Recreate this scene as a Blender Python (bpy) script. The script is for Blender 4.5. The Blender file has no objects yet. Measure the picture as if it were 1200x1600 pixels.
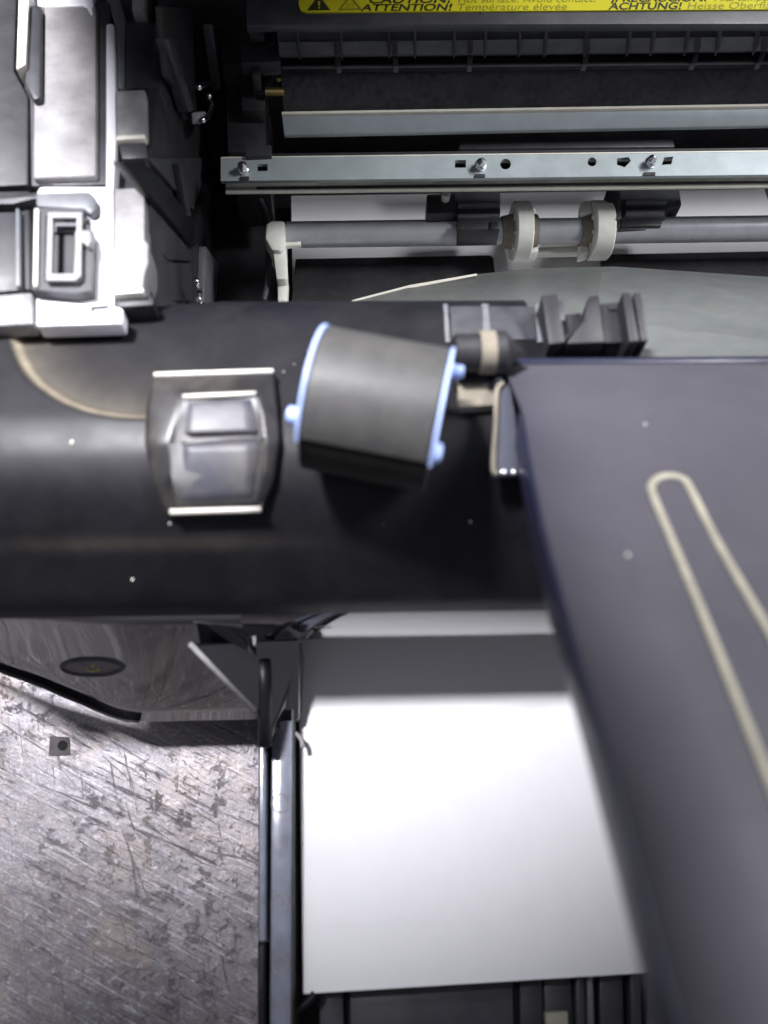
import bpy, bmesh, math, random
from mathutils import Vector, Matrix
random.seed(7)
scn = bpy.context.scene
COL = scn.collection

# ------------------------------------------------------------------ camera
FPX = 1287.0                                   # focal length in photo pixels (1200 wide)
CAM = Vector((0, 0, 0.31))
fwd = Vector((math.tan(math.radians(2.0)), math.tan(math.radians(24)), -1)).normalized()
_r = fwd.cross(Vector((0, 1, 0))).normalized()
_u = _r.cross(fwd).normalized()
ROLL = math.radians(1.5)
right = (_r * math.cos(ROLL) - _u * math.sin(ROLL)).normalized()
up = right.cross(fwd).normalized()
cam_d = bpy.data.cameras.new('camera')
cam = bpy.data.objects.new('camera', cam_d)
COL.objects.link(cam)
m = Matrix((right, up, -fwd)).transposed().to_4x4()
m.translation = CAM
cam.matrix_world = m
cam_d.sensor_fit = 'HORIZONTAL'
cam_d.sensor_width = 36
cam_d.lens = 36 * FPX / 1200
cam_d.clip_start = 0.005
cam_d.clip_end = 50
cam_d.dof.use_dof = True
cam_d.dof.focus_distance = 0.325
cam_d.dof.aperture_fstop = 9.5
scn.camera = cam

# ------------------------------------------------------------------ light
w = bpy.data.worlds.new('World')
scn.world = w
w.use_nodes = True
w.node_tree.nodes['Background'].inputs[0].default_value = (0.87, 0.87, 1.0, 1)
w.node_tree.nodes['Background'].inputs[1].default_value = 0.24
scn.view_settings.view_transform = 'Standard'
scn.view_settings.look = 'None'
scn.view_settings.exposure = 0
scn.view_settings.gamma = 1


def lamp(kind, name, loc, target, power, color, **kw):
    d = bpy.data.lights.new(name, kind)
    o = bpy.data.objects.new(name, d)
    COL.objects.link(o)
    o.location = loc
    o.rotation_euler = (Vector(target) - Vector(loc)).to_track_quat('-Z', 'Y').to_euler()
    d.energy = power
    d.color = color
    for k, v in kw.items():
        setattr(d, k, v)
    return o


# bench lamp: high and a little behind the printer, its pool falls on the tray
KEY = lamp('SPOT', 'bench_lamp', (-0.34, 0.35, 1.00), (-0.05, 0.280, 0.03), 150.0, (0.95, 0.94, 1.0),
           spot_size=math.radians(27.4), spot_blend=0.05, shadow_soft_size=0.085)
# ceiling tube behind the bench, plus an added fill lamp for the bay
TUBE_A = lamp('AREA', 'fill_tube', (-0.15, 0.80, 1.25), (-0.02, 0.05, 0.1), 5.0, (0.90, 0.95, 1.0),
              shape='RECTANGLE', size=1.2, size_y=0.15)
FILL_B = lamp('AREA', 'fill_tube', (0.95, 0.46, 1.15), (0.10, 0.26, 0.1), 30.0, (0.97, 0.97, 1.0),
              shape='RECTANGLE', size=0.8, size_y=0.2)

# ------------------------------------------------------------------ helpers
def ray(px, py):
    return (fwd + right * ((px - 600) / FPX) + up * ((800 - py) / FPX))


def Z(px, py, z):
    d = ray(px, py)
    return CAM + d * ((z - CAM.z) / d.z)


def PL(px, py, p0, n):
    d = ray(px, py)
    return CAM + d * ((p0 - CAM).dot(n) / d.dot(n))


def link(name, me, mat, parent=None, smooth=False):
    o = bpy.data.objects.new(name, me)
    COL.objects.link(o)
    if mat is not None:
        me.materials.clear()
        me.materials.append(mat)
    if parent is not None:
        o.parent = parent
        # meshes are written in world space, parents only translate
        t = Vector((0, 0, 0))
        p = parent
        while p is not None:
            t += p.location
            p = p.parent
        o.location = -t
    if smooth:
        for p in me.polygons:
            p.use_smooth = True
    return o


def from_bm(name, bm, mat, parent=None, smooth=False, bev=0.0, seg=2, ang=30):
    bmesh.ops.recalc_face_normals(bm, faces=bm.faces[:])
    if bev > 0:
        es = [e for e in bm.edges if len(e.link_faces) == 2 and e.calc_face_angle(0) > math.radians(ang)]
        bmesh.ops.bevel(bm, geom=es, offset=bev, segments=seg, affect='EDGES', profile=0.5, clamp_overlap=True)
    me = bpy.data.meshes.new(name)
    bm.to_mesh(me)
    bm.free()
    o = link(name, me, mat, parent, smooth)
    if bev > 0:
        for p in me.polygons:
            p.use_smooth = True
        try:
            me.set_sharp_from_angle(angle=math.radians(38))
        except Exception:
            pass
    return o


def bm_prism(top, bot):
    bm = bmesh.new()
    a = [bm.verts.new(p) for p in top]
    b = [bm.verts.new(p) for p in bot]
    n = len(a)
    bm.faces.new(a)
    bm.faces.new(b[::-1])
    for i in range(n):
        j = (i + 1) % n
        bm.faces.new((a[i], b[i], b[j], a[j]))
    return bm


def prism(name, px, z, th, mat, parent=None, bev=0.0004, taper=0.0):
    """outline read at height z, solid downwards by th"""
    if isinstance(z, (int, float)):
        z = [z] * len(px)
    top = [Z(p[0], p[1], zz) for p, zz in zip(px, z)]
    c = sum(top, Vector()) / len(top)
    bot = []
    for p in top:
        q = p - Vector((0, 0, th))
        if taper:
            q = q + (p - c) * taper
            q.z = p.z - th
        bot.append(q)
    return from_bm(name, bm_prism(top, bot), mat, parent, bev=bev)


def rect(x0, y0, x1, y1):
    return [(x0, y0), (x1, y0), (x1, y1), (x0, y1)]


def slab(name, pts, n, th, mat, parent=None, bev=0.0004):
    n = Vector(n).normalized()
    return from_bm(name, bm_prism(pts, [p - n * th for p in pts]), mat, parent, bev=bev)


def bm_tube(pts, r, n=10, flat=1.0, upv=Vector((0, 0, 1)), closed=False):
    bm = bmesh.new()
    rings = []
    k = len(pts)
    for i, p in enumerate(pts):
        if closed:
            t = pts[(i + 1) % k] - pts[i - 1]
        else:
            t = pts[min(i + 1, k - 1)] - pts[max(i - 1, 0)]
        t.normalize()
        s = t.cross(upv).normalized()
        q = s.cross(t).normalized()
        rr = r[i] if isinstance(r, (list, tuple)) else r
        rings.append([bm.verts.new(p + s * (rr * math.cos(2 * math.pi * a / n)) + q * (rr * flat * math.sin(2 * math.pi * a / n))) for a in range(n)])
    for i in range(k if closed else k - 1):
        A, B = rings[i], rings[(i + 1) % k]
        for a in range(n):
            b = (a + 1) % n
            bm.faces.new((A[a], A[b], B[b], B[a]))
    if not closed:
        bm.faces.new(rings[0][::-1])
        bm.faces.new(rings[-1])
    return bm


def tube(name, pts, r, mat, parent=None, **kw):
    return from_bm(name, bm_tube([Vector(p) for p in pts], r, **kw), mat, parent, smooth=True)


def bm_lathe(prof, origin, axis, n=40, a0=0.0, a1=2 * math.pi, ref=None):
    """prof: list of (distance along axis, radius)"""
    axis = Vector(axis).normalized()
    ref = ref or (Vector((0, 0, 1)) if abs(axis.z) < 0.9 else Vector((1, 0, 0)))
    s = axis.cross(ref).normalized()
    q = s.cross(axis).normalized()
    bm = bmesh.new()
    full = abs(a1 - a0 - 2 * math.pi) < 1e-6
    cnt = n if full else n + 1
    rings = []
    for (d, r) in prof:
        rings.append([bm.verts.new(Vector(origin) + axis * d + (s * math.cos(a0 + (a1 - a0) * i / n) + q * math.sin(a0 + (a1 - a0) * i / n)) * max(r, 1e-5)) for i in range(cnt)])
    for A, B in zip(rings[:-1], rings[1:]):
        for i in range(cnt if full else cnt - 1):
            j = (i + 1) % cnt
            bm.faces.new((A[i], A[j], B[j], B[i]))
    if full:
        bm.faces.new(rings[0][::-1])
        bm.faces.new(rings[-1])
    else:
        # close the open sector with a chord wall and end caps
        for A, B in zip(rings[:-1], rings[1:]):
            bm.faces.new((A[-1], A[0], B[0], B[-1]))
        bm.faces.new(rings[0][::-1])
        bm.faces.new(rings[-1])
    return bm


def lathe(name, prof, origin, axis, mat, parent=None, **kw):
    o = from_bm(name, bm_lathe(prof, origin, axis, **kw), mat, parent, smooth=True)
    try:
        o.data.set_sharp_from_angle(angle=math.radians(35))
    except Exception:
        pass
    return o


def holed(name, outer, holes, z, th, mat, parent=None):
    """plate with real holes; outer and holes in pixels at height z"""
    cu = bpy.data.curves.new(name, 'CURVE')
    cu.dimensions = '2D'
    cu.fill_mode = 'BOTH'
    cu.extrude = th / 2
    for poly in [outer] + holes:
        sp = cu.splines.new('POLY')
        sp.points.add(len(poly) - 1)
        for k, p in enumerate(poly):
            v = Z(p[0], p[1], z)
            sp.points[k].co = (v.x, v.y, 0, 1)
        sp.use_cyclic_u = True
    tmp = bpy.data.objects.new(name + '_curve', cu)
    COL.objects.link(tmp)
    bpy.context.view_layer.update()
    me = bpy.data.meshes.new_from_object(tmp.evaluated_get(bpy.context.evaluated_depsgraph_get()))
    bpy.data.objects.remove(tmp)
    bpy.data.curves.remove(cu)
    for v in me.vertices:
        v.co.z += z - th / 2
    me.name = name
    return link(name, me, mat, parent)


def circ(cx, cy, rx, ry=None, n=20):
    ry = ry or rx
    return [(cx + rx * math.cos(2 * math.pi * i / n), cy + ry * math.sin(2 * math.pi * i / n)) for i in range(n)]


def empty(name, loc):
    o = bpy.data.objects.new(name, None)
    COL.objects.link(o)
    o.location = loc
    o.empty_display_size = 0.02
    return o


def smooth_path(pts, sub=8):
    out = []
    n = len(pts)
    for i in range(n - 1):
        p0, p1, p2, p3 = pts[max(i - 1, 0)], pts[i], pts[i + 1], pts[min(i + 2, n - 1)]
        for k in range(sub):
            t = k / sub
            out.append(tuple(0.5 * ((2 * b) + (-a + c) * t + (2 * a - 5 * b + 4 * c - d) * t * t + (-a + 3 * b - 3 * c + d) * t ** 3)
                             for a, b, c, d in zip(p0, p1, p2, p3)))
    out.append(tuple(pts[-1]))
    return out


# ------------------------------------------------------------------ materials
def srgb(r, g, b):
    f = lambda c: (c / 255 / 12.92) if c / 255 <= 0.04045 else ((c / 255 + 0.055) / 1.055) ** 2.4
    return (f(r), f(g), f(b), 1)


class NT:
    def __init__(self, name):
        self.m = bpy.data.materials.new(name)
        self.m.use_nodes = True
        self.t = self.m.node_tree
        self.b = self.t.nodes['Principled BSDF']
        self.co = self.t.nodes.new('ShaderNodeTexCoord').outputs['Object']

    def n(self, ty, **kw):
        o = self.t.nodes.new(ty)
        for k, v in kw.items():
            setattr(o, k, v)
        return o

    def mapping(self, rot=(0, 0, 0), scale=(1, 1, 1), src=None):
        o = self.n('ShaderNodeMapping')
        self.t.links.new(src or self.co, o.inputs['Vector'])
        o.inputs['Rotation'].default_value = rot
        o.inputs['Scale'].default_value = scale
        return o.outputs[0]

    def noise(self, scale, detail=5, rough=0.6, src=None, dist=0.0):
        o = self.n('ShaderNodeTexNoise')
        self.t.links.new(src or self.co, o.inputs['Vector'])
        o.inputs['Scale'].default_value = scale
        o.inputs['Detail'].default_value = detail
        o.inputs['Roughness'].default_value = rough
        o.inputs['Distortion'].default_value = dist
        return o.outputs['Fac']

    def ramp(self, fac, stops):
        o = self.n('ShaderNodeValToRGB')
        self.t.links.new(fac, o.inputs[0])
        e = o.color_ramp.elements
        while len(e) < len(stops):
            e.new(0.5)
        for k, (p, c) in enumerate(stops):
            e[k].position = p
            e[k].color = c if isinstance(c, (tuple, list)) else (c, c, c, 1)
        return o.outputs[0]

    def mix(self, fac, a, b, mode='MIX'):
        o = self.n('ShaderNodeMix', data_type='RGBA', blend_type=mode)
        for idx, v in ((0, fac), (6, a), (7, b)):
            if isinstance(v, (int, float)):
                o.inputs[idx].default_value = v
            elif isinstance(v, tuple):
                o.inputs[idx].default_value = v
            else:
                self.t.links.new(v, o.inputs[idx])
        return o.outputs[2]

    def math(self, op, a, b=0.0, clamp=False):
        o = self.n('ShaderNodeMath', operation=op, use_clamp=clamp)
        for idx, v in ((0, a), (1, b)):
            if isinstance(v, (int, float)):
                o.inputs[idx].default_value = v
            else:
                self.t.links.new(v, o.inputs[idx])
        return o.outputs[0]

    def set(self, key, v):
        if isinstance(v, (int, float, tuple)):
            self.b.inputs[key].default_value = v
        else:
            self.t.links.new(v, self.b.inputs[key])

    def bump(self, h, strength, dist=0.0002):
        o = self.n('ShaderNodeBump')
        o.inputs['Strength'].default_value = strength
        o.inputs['Distance'].default_value = dist
        self.t.links.new(h, o.inputs['Height'])
        self.t.links.new(o.outputs[0], self.b.inputs['Normal'])


def plastic(name, col, rough=0.4, dust=0.0, dustcol=srgb(178, 168, 150), var=0.25, metal=0.0, ior=1.5,
            scale=120, bump=0.15, grain=0.0, specks=0.0, rv=0.35, dscale=55):
    t = NT(name)
    n1 = t.noise(scale, 6, 0.62)
    lo = tuple(c * (1 - var) for c in col[:3]) + (1,)
    hi = tuple(min(1, c * (1 + var)) for c in col[:3]) + (1,)
    c = t.mix(t.ramp(n1, [(0.3, 0.0), (0.7, 1.0)]), lo, hi)
    if dust > 0:
        d = t.noise(dscale, 8, 0.7, dist=0.6)
        f = t.ramp(d, [(0.42, 0.0), (0.72, 1.0)])
        f = t.math('MULTIPLY', f, dust)
        c = t.mix(f, c, dustcol)
    if specks > 0:
        v = t.n('ShaderNodeTexVoronoi')
        t.t.links.new(t.co, v.inputs['Vector'])
        v.inputs['Scale'].default_value = 170
        s = t.ramp(v.outputs['Distance'], [(0.0, 1.0), (0.05 * specks, 1.0), (0.07 * specks, 0.0)])
        gate = t.ramp(t.noise(60, 2), [(0.62, 0.0), (0.66, 1.0)])
        c = t.mix(t.math('MULTIPLY', s, gate), c, srgb(190, 185, 175))
    t.set('Base Color', c)
    r = t.math('MULTIPLY_ADD', t.noise(scale * 0.7, 7, 0.7), rv)
    r.node.inputs[2].default_value = max(rough - rv * 0.43, 0.02)
    t.set('Roughness', r)
    t.set('Metallic', metal)
    t.set('IOR', ior)
    if bump:
        h = t.noise(1400 if grain else 500, 4, 0.6)
        t.bump(h, bump)
    return t.m


M = {}
M['beam'] = plastic('glossy_black_plastic', srgb(20, 20, 24), 0.42, dust=0.06, dustcol=srgb(96, 92, 88), bump=0.06, scale=45, specks=0.6, ior=1.30)
def dusty_beam():
    m = plastic('glossy_black_plastic_dusty', srgb(20, 20, 24), 0.42, dust=0.06, dustcol=srgb(96, 92, 88), bump=0.06, scale=45, specks=0.6, ior=1.30)
    t = m.node_tree
    b = t.nodes['Principled BSDF']
    src = b.inputs['Base Color'].links[0].from_socket
    a = t.nodes.new('ShaderNodeAttribute')
    a.attribute_name = 'dirt'
    nz = t.nodes.new('ShaderNodeTexNoise')
    nz.inputs['Scale'].default_value = 260
    nz.inputs['Detail'].default_value = 6
    co = [n for n in t.nodes if n.bl_idname == 'ShaderNodeTexCoord'][0]
    t.links.new(co.outputs['Object'], nz.inputs['Vector'])
    mu = t.nodes.new('ShaderNodeMath')
    mu.operation = 'MULTIPLY_ADD'
    t.links.new(nz.outputs['Fac'], mu.inputs[0])
    mu.inputs[1].default_value = 0.9
    mu.inputs[2].default_value = 0.5
    m2 = t.nodes.new('ShaderNodeMath')
    m2.operation = 'MULTIPLY'
    m2.use_clamp = True
    t.links.new(mu.outputs[0], m2.inputs[0])
    t.links.new(a.outputs['Fac'], m2.inputs[1])
    mx = t.nodes.new('ShaderNodeMix')
    mx.data_type = 'RGBA'
    t.links.new(m2.outputs[0], mx.inputs[0])
    t.links.new(src, mx.inputs[6])
    mx.inputs[7].default_value = srgb(142, 133, 116)
    t.links.new(mx.outputs[2], b.inputs['Base Color'])
    return m


M['beam_dusty'] = dusty_beam()
M['wall'] = plastic('polished_black_plastic', srgb(14, 14, 18), 0.06, bump=0.0, ior=2.3, var=0.1, rv=0.06)
M['fascia'] = plastic('mirror_black_plastic', srgb(20, 20, 24), 0.04, bump=0.0, ior=3.2, var=0.1, rv=0.04)
M['black'] = plastic('matt_black_plastic', srgb(31, 31, 35), 0.5, dust=0.22, dustcol=srgb(92, 90, 90))
M['dark'] = plastic('dark_grey_plastic', srgb(52, 53, 58), 0.42, dust=0.15, dustcol=srgb(115, 112, 108))
M['mid'] = plastic('mid_grey_plastic', srgb(92, 95, 100), 0.45, dust=0.25, dustcol=srgb(140, 134, 124))
M['panel'] = plastic('charcoal_cover_plastic', srgb(74, 72, 79), 0.56, ior=1.36, dust=0.22, dustcol=srgb(88, 86, 90), scale=40, var=0.10, bump=0.25, grain=1, specks=0.5)
M['skirt'] = plastic('navy_black_plastic', srgb(38, 39, 58), 0.4, var=0.1)
M['dust'] = plastic('dust_coated_plastic', srgb(132, 124, 108), 0.8, dust=0.6, dustcol=srgb(92, 88, 80), var=0.2, scale=200)
M['ridge'] = plastic('beige_ridge_plastic', srgb(160, 155, 138), 0.6, dust=0.2, dustcol=srgb(130, 125, 115))
M['white'] = plastic('white_plastic', srgb(236, 236, 240), 0.35, dust=0.06, dustcol=srgb(180, 176, 168), var=0.05)
M['grey'] = plastic('light_grey_plastic', srgb(142, 140, 140), 0.55, dust=0.55, dustcol=srgb(104, 101, 103), scale=90, var=0.3)
M['edge'] = plastic('pale_edge_and_highlight', srgb(222, 218, 205), 0.35, var=0.08)  # pale edges, and the painted highlights on the release button
M['cream'] = plastic('cream_nylon', srgb(222, 222, 212), 0.45, dust=0.22, dustcol=srgb(138, 128, 100), var=0.08)
M['metal'] = plastic('zinc_plated_steel', srgb(176, 186, 188), 0.42, dust=0.12, dustcol=srgb(120, 122, 120), metal=0.45, var=0.08, bump=0.04)
M['dirty'] = plastic('dirty_steel', srgb(158, 158, 150), 0.5, dust=0.75, dustcol=srgb(92, 90, 80), metal=0.2, var=0.2)
M['shaft'] = plastic('ground_steel_shaft', srgb(182, 186, 190), 0.30, dust=0.15, dustcol=srgb(120, 120, 122), metal=0.1, var=0.1, bump=0.03)
M['bright'] = plastic('bright_steel', srgb(215, 216, 220), 0.2, metal=1.0, bump=0.0)
M['brass'] = plastic('brass', srgb(190, 170, 110), 0.3, metal=1.0, bump=0.0)
M['felt'] = plastic('black_foam', srgb(82, 82, 86), 0.9, dust=0.4, dustcol=srgb(124, 124, 128), var=0.35, scale=400, bump=0.8, grain=1)
M['chute'] = plastic('dusty_grey_chute', srgb(98, 102, 101), 0.42, dust=0.3, dustcol=srgb(122, 117, 106), dscale=130, metal=0.15, var=0.1)
M['pad'] = plastic('black_pad', srgb(36, 36, 39), 0.8, dust=0.3, dustcol=srgb(80, 78, 78), var=0.3, scale=300, bump=0.4)
M['rubber'] = plastic('grey_rubber', srgb(72, 71, 70), 0.42, dscale=170, dust=0.4, dustcol=srgb(98, 96, 92), var=0.12, bump=0.4, grain=1)
M['blue'] = plastic('periwinkle_plastic', srgb(178, 198, 250), 0.3, var=0.05)
M['yellow'] = plastic('yellow_label', srgb(190, 183, 26), 0.5, var=0.05, bump=0.0)
M['ink'] = plastic('black_ink', srgb(40, 40, 20), 0.6, var=0.0, bump=0.0)
M['olive'] = plastic('olive_ink', srgb(120, 116, 24), 0.6, var=0.0, bump=0.0)
M['paper'] = plastic('white_paper', srgb(232, 231, 232), 0.9, var=0.015, bump=0.08, grain=1)
M['rail'] = plastic('glossy_grey_rail', srgb(122, 126, 140), 0.16, dust=0.18, dustcol=srgb(150, 146, 132), bump=0.03, ior=1.7)
M['symbol'] = plastic('green_symbol', srgb(170, 180, 50), 0.4, var=0.0, bump=0.0)
M['button'] = plastic('dusty_black_button', srgb(34, 33, 34), 0.35, dust=0.45, dustcol=srgb(92, 86, 76), var=0.2, scale=90, bump=0.05)
M['lens'] = plastic('grey_button_lens', srgb(64, 65, 73), 0.45, var=0.3, bump=0.0, scale=70, dust=0.2)
M['plate'] = plastic('worn_patch', srgb(78, 74, 75), 0.8, var=0.3, dust=0.4, dustcol=srgb(104, 98, 94), dscale=300, ior=1.3)
M['lever'] = plastic('smoky_lever_plastic', srgb(74, 76, 86), 0.7, var=0.15, ior=1.35)
M['hole'] = plastic('hole_black', srgb(8, 8, 8), 0.9, var=0.0, bump=0.0)
M['scratch'] = plastic('scratch_grime', srgb(96, 91, 95), 0.6, var=0.3, bump=0.0)


def table_material():
    t = NT('worn_bench_metal')
    R = math.radians
    base = t.noise(18, 8, 0.65, dist=0.4)
    c = t.ramp(base, [(0.28, srgb(78, 74, 77)), (0.45, srgb(98, 94, 98)), (0.6, srgb(116, 112, 116)), (0.75, srgb(140, 136, 140))])
    warm = t.ramp(t.noise(30, 6, 0.7, dist=0.8), [(0.48, 0.0), (0.66, 1.0)])
    c = t.mix(t.math('MULTIPLY', warm, 0.5), c, srgb(134, 120, 108))
    green = t.ramp(t.noise(26, 5, 0.7, src=t.mapping(rot=(0, 0, 1.0))), [(0.6, 0.0), (0.72, 1.0)])
    c = t.mix(t.math('MULTIPLY', green, 0.35), c, srgb(140, 138, 100))
    # streaky scratches in two directions
    h = None
    for ang, sx, sc, lo, hi, col, amt in ((24, 0.09, 420, 0.57, 0.66, srgb(70, 66, 72), 0.75),
                                          (30, 0.05, 700, 0.60, 0.68, srgb(82, 78, 80), 0.65),
                                          (74, 0.06, 380, 0.63, 0.70, srgb(92, 78, 70), 0.6),
                                          (20, 0.10, 520, 0.62, 0.72, srgb(214, 212, 218), 0.7)):
        mp = t.mapping(rot=(0, 0, R(-ang)), scale=(1 / sx, 1, 1))
        mp.node.vector_type = 'TEXTURE'
        s = t.ramp(t.noise(sc, 4, 0.65, src=mp, dist=0.25), [(lo, 0.0), (hi, 1.0)])
        gate = t.ramp(t.noise(34, 4, 0.6, src=t.mapping(rot=(0, 0, ang * 1.3), scale=(1, 1, 1))), [(0.42, 0.0), (0.58, 1.0)])
        s = t.math('MULTIPLY', s, gate)
        c = t.mix(t.math('MULTIPLY', s, amt), c, col)
        h = s if h is None else t.math('ADD', h, s)
    stain = t.ramp(t.noise(11, 7, 0.68, src=t.mapping(rot=(0, 0, 0.9)), dist=0.7), [(0.50, 0.0), (0.66, 1.0)])
    c = t.mix(t.math('MULTIPLY', stain, 0.45), c, srgb(76, 70, 70))
    for ang, sx, sc, lo, hi, col, amt in ((22, 0.018, 800, 0.60, 0.66, srgb(70, 66, 70), 0.6), (27, 0.025, 1100, 0.58, 0.66, srgb(176, 173, 178), 0.45),
                                          (80, 0.02, 700, 0.64, 0.69, srgb(80, 70, 66), 0.5), (48, 0.03, 900, 0.64, 0.70, srgb(78, 73, 76), 0.5)):
        mp = t.mapping(rot=(0, 0, R(-ang)), scale=(1 / sx, 1, 1))
        mp.node.vector_type = 'TEXTURE'
        s = t.ramp(t.noise(sc, 3, 0.6, src=mp, dist=0.08), [(lo, 0.0), (hi, 1.0)])
        c = t.mix(t.math('MULTIPLY', s, amt), c, col)
    # flaked paint, pits and fine mottling
    fl = t.ramp(t.noise(170, 10, 0.8, dist=0.35), [(0.55, 0.0), (0.62, 1.0)])
    gate = t.ramp(t.noise(13, 3, 0.5, src=t.mapping(rot=(0, 0, 2.1))), [(0.44, 0.0), (0.6, 1.0)])
    fl = t.math('MULTIPLY', fl, gate)
    c = t.mix(t.math('MULTIPLY', fl, 0.2), c, srgb(88, 82, 84))
    pit = t.ramp(t.noise(430, 6, 0.8), [(0.60, 0.0), (0.66, 1.0)])
    c = t.mix(t.math('MULTIPLY', pit, 0.6), c, srgb(80, 74, 76))
    pale = t.ramp(t.noise(300, 8, 0.85, dist=0.2), [(0.54, 0.0), (0.66, 1.0)])
    c = t.mix(t.math('MULTIPLY', pale, 0.5), c, srgb(196, 192, 198))
    fine = t.noise(900, 4, 0.8)
    c = t.mix(0.55, c, t.ramp(fine, [(0.3, 0.25), (0.7, 0.95)]), 'OVERLAY')
    paintspot = t.ramp(t.noise(70, 2, 0.4, src=t.mapping(rot=(0, 0, 0.6))), [(0.76, 0.0), (0.79, 1.0)])
    c = t.mix(t.math('MULTIPLY', paintspot, 0.6), c, srgb(176, 180, 96))
    t.set('Base Color', c)
    h = t.math('ADD', h, fl)
    h = t.math('ADD', t.math('MULTIPLY', h, -1.0), t.math('MULTIPLY', t.noise(240, 6, 0.7), 0.9))
    t.bump(h, 0.55, 0.0006)
    r = t.math('MULTIPLY_ADD', t.noise(60, 7, 0.7), 0.45)
    r.node.inputs[2].default_value = 0.17
    t.set('Roughness', r)
    t.set('Metallic', 0.18)
    return t.m


M['table'] = table_material()

# ------------------------------------------------------------------ bench top
me = bpy.data.meshes.new('workbench_top')
bm = bmesh.new()
bmesh.ops.create_grid(bm, x_segments=2, y_segments=2, size=0.75)
bm.to_mesh(me)
bm.free()
bench = link('workbench_top', me, M['table'])
bench['kind'] = 'structure'
bench['label'] = 'scratched grey worn workbench surface under the printer'

# deep scratches and gouges, as thin slivers of grime lying in the surface
bm = bmesh.new()


def sliver(p, q, wd, jag=0.25):
    p, q = Vector(p), Vector(q)
    d = q - p
    L = d.length
    n = max(4, int(L / 0.004))
    s = Vector((-d.y, d.x, 0)).normalized()
    off = 0
    A, B = [], []
    for i in range(n + 1):
        t = i / n
        off += random.uniform(-1, 1) * wd * jag
        ww = wd * (0.12 + 0.88 * math.sin(math.pi * min(max(t, 0.02), 0.98)) ** 0.6) * random.uniform(0.4, 1.1) * 0.5
        c = p + d * t + s * off
        c.z = 0.00016
        A.append(bm.verts.new(c + s * ww))
        B.append(bm.verts.new(c - s * ww))
    for i in range(n):
        bm.faces.new((A[i], B[i], B[i + 1], A[i + 1]))


for a, b, wd in (((150, 1338), (470, 1470), .5), ((60, 1228), (180, 1262), .5), ((190, 1285), (330, 1345), .8), ((385, 1400), (405, 1405), .5),
                 ((188, 1288), (250, 1450), 1.0), ((213, 1400), (213, 1600), .6), ((315, 1455), (325, 1600), .4),
                 ((90, 1480), (105, 1600), .7), ((30, 1330), (85, 1450), .5), ((140, 1330), (220, 1370), .6),
                 ((130, 1510), (330, 1520), 1.2), ((200, 1460), (330, 1530), .8), ((300, 1510), (405, 1560), .9),
                 ((330, 1520), (405, 1500), .7), ((160, 1180), (200, 1215), .8), ((230, 1305), (300, 1330), .7),
                 ((320, 1330), (400, 1345), 1.4), ((20, 1560), (60, 1600), .6), ((130, 1220), (160, 1240), 1.0),
                 ((35, 1390), (45, 1600), .4), ((270, 1340), (300, 1370), .5), ((340, 1410), (400, 1460), .8),
                 ((50, 1180), (120, 1215), .4), ((120, 1400), (200, 1440), .7), ((200, 1265), (212, 1300), .9)):
    sliver(Z(a[0], a[1], 0), Z(b[0], b[1], 0), wd * 0.65 / 1000)
for i in range(90):
    x, y = random.uniform(-20, 410), random.uniform(1080, 1620)
    a = math.radians(random.choice([random.gauss(24, 7), random.gauss(24, 7), random.gauss(75, 12)]))
    L = random.uniform(10, 70)
    sliver(Z(x, y, 0), Z(x + L * math.cos(a), y + L * math.sin(a), 0), random.uniform(0.10, 0.32) / 1000)
sc = from_bm('scratch', bm, M['scratch'], bench)
sc['kind'] = 'stuff'
plate = holed('screw_plate', [(78, 1150), (108, 1152), (110, 1180), (76, 1181)], [circ(98, 1165, 8, 8)], 0.0004, 0.0003, M['plate'], bench)
prism('screw_hole', circ(98, 1165, 9, 9), 0.0002, 0.0001, M['hole'], bench, bev=0)

# ------------------------------------------------------------------ printer root
PR = empty('laser_printer', (0.02, 0.13, 0))
PR['label'] = 'opened black and grey laser printer with paper feed rollers exposed'
PR['category'] = 'printer'

# chassis floor deep inside
prism('chassis_floor', [(330, -160), (1700, -160), (1700, 470), (330, 470)], 0.022, 0.018, M['black'], PR)
# rear housing that rises behind the warning label
hz0 = Z(240, -60, 0.128)
slab('rear_housing', [Vector((-0.135, Z(600, -36, 0.113).y, 0.006)), Vector((0.36, Z(600, -36, 0.113).y, 0.006)),
                      Vector((0.36, Z(600, -36, 0.113).y + 0.02, 0.17)), Vector((-0.135, Z(600, -36, 0.113).y + 0.02, 0.17))],
     (0, -1, 0.1), 0.03, M['black'], PR, bev=0.002)

# unseen toner door, added to keep the lamp off the bay
dr = [Vector((-0.135, 0.355, 0.17)), Vector((0.13, 0.355, 0.17)), Vector((0.13, 0.225, 0.305)), Vector((-0.135, 0.225, 0.305))]
door = slab('shading_door', dr, (0, -1, -1), 0.006, M['black'], PR, bev=0.002)
for k in range(4):
    x = -0.11 + k * 0.07
    slab('shading_door_rib', [Vector((x, .350, .166)), Vector((x + .003, .350, .166)), Vector((x + .003, .228, .293)), Vector((x, .228, .293))], (0, -1, -1), 0.004, M['dark'], door, bev=0.0005)

# ---- fuser cover with warning label
prism('fuser_cover', [(385, -50), (1600, -62), (1600, 36), (436, 38), (385, 40)], 0.112, 0.003, M['dark'], PR)
lz = 0.1126
lab = prism('warning_label', [(466, -60), (1420, -72), (1420, 13), (478, 19), (470, 16), (467, 8)], lz, 0.0005, M['yellow'], PR, bev=0)


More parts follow.
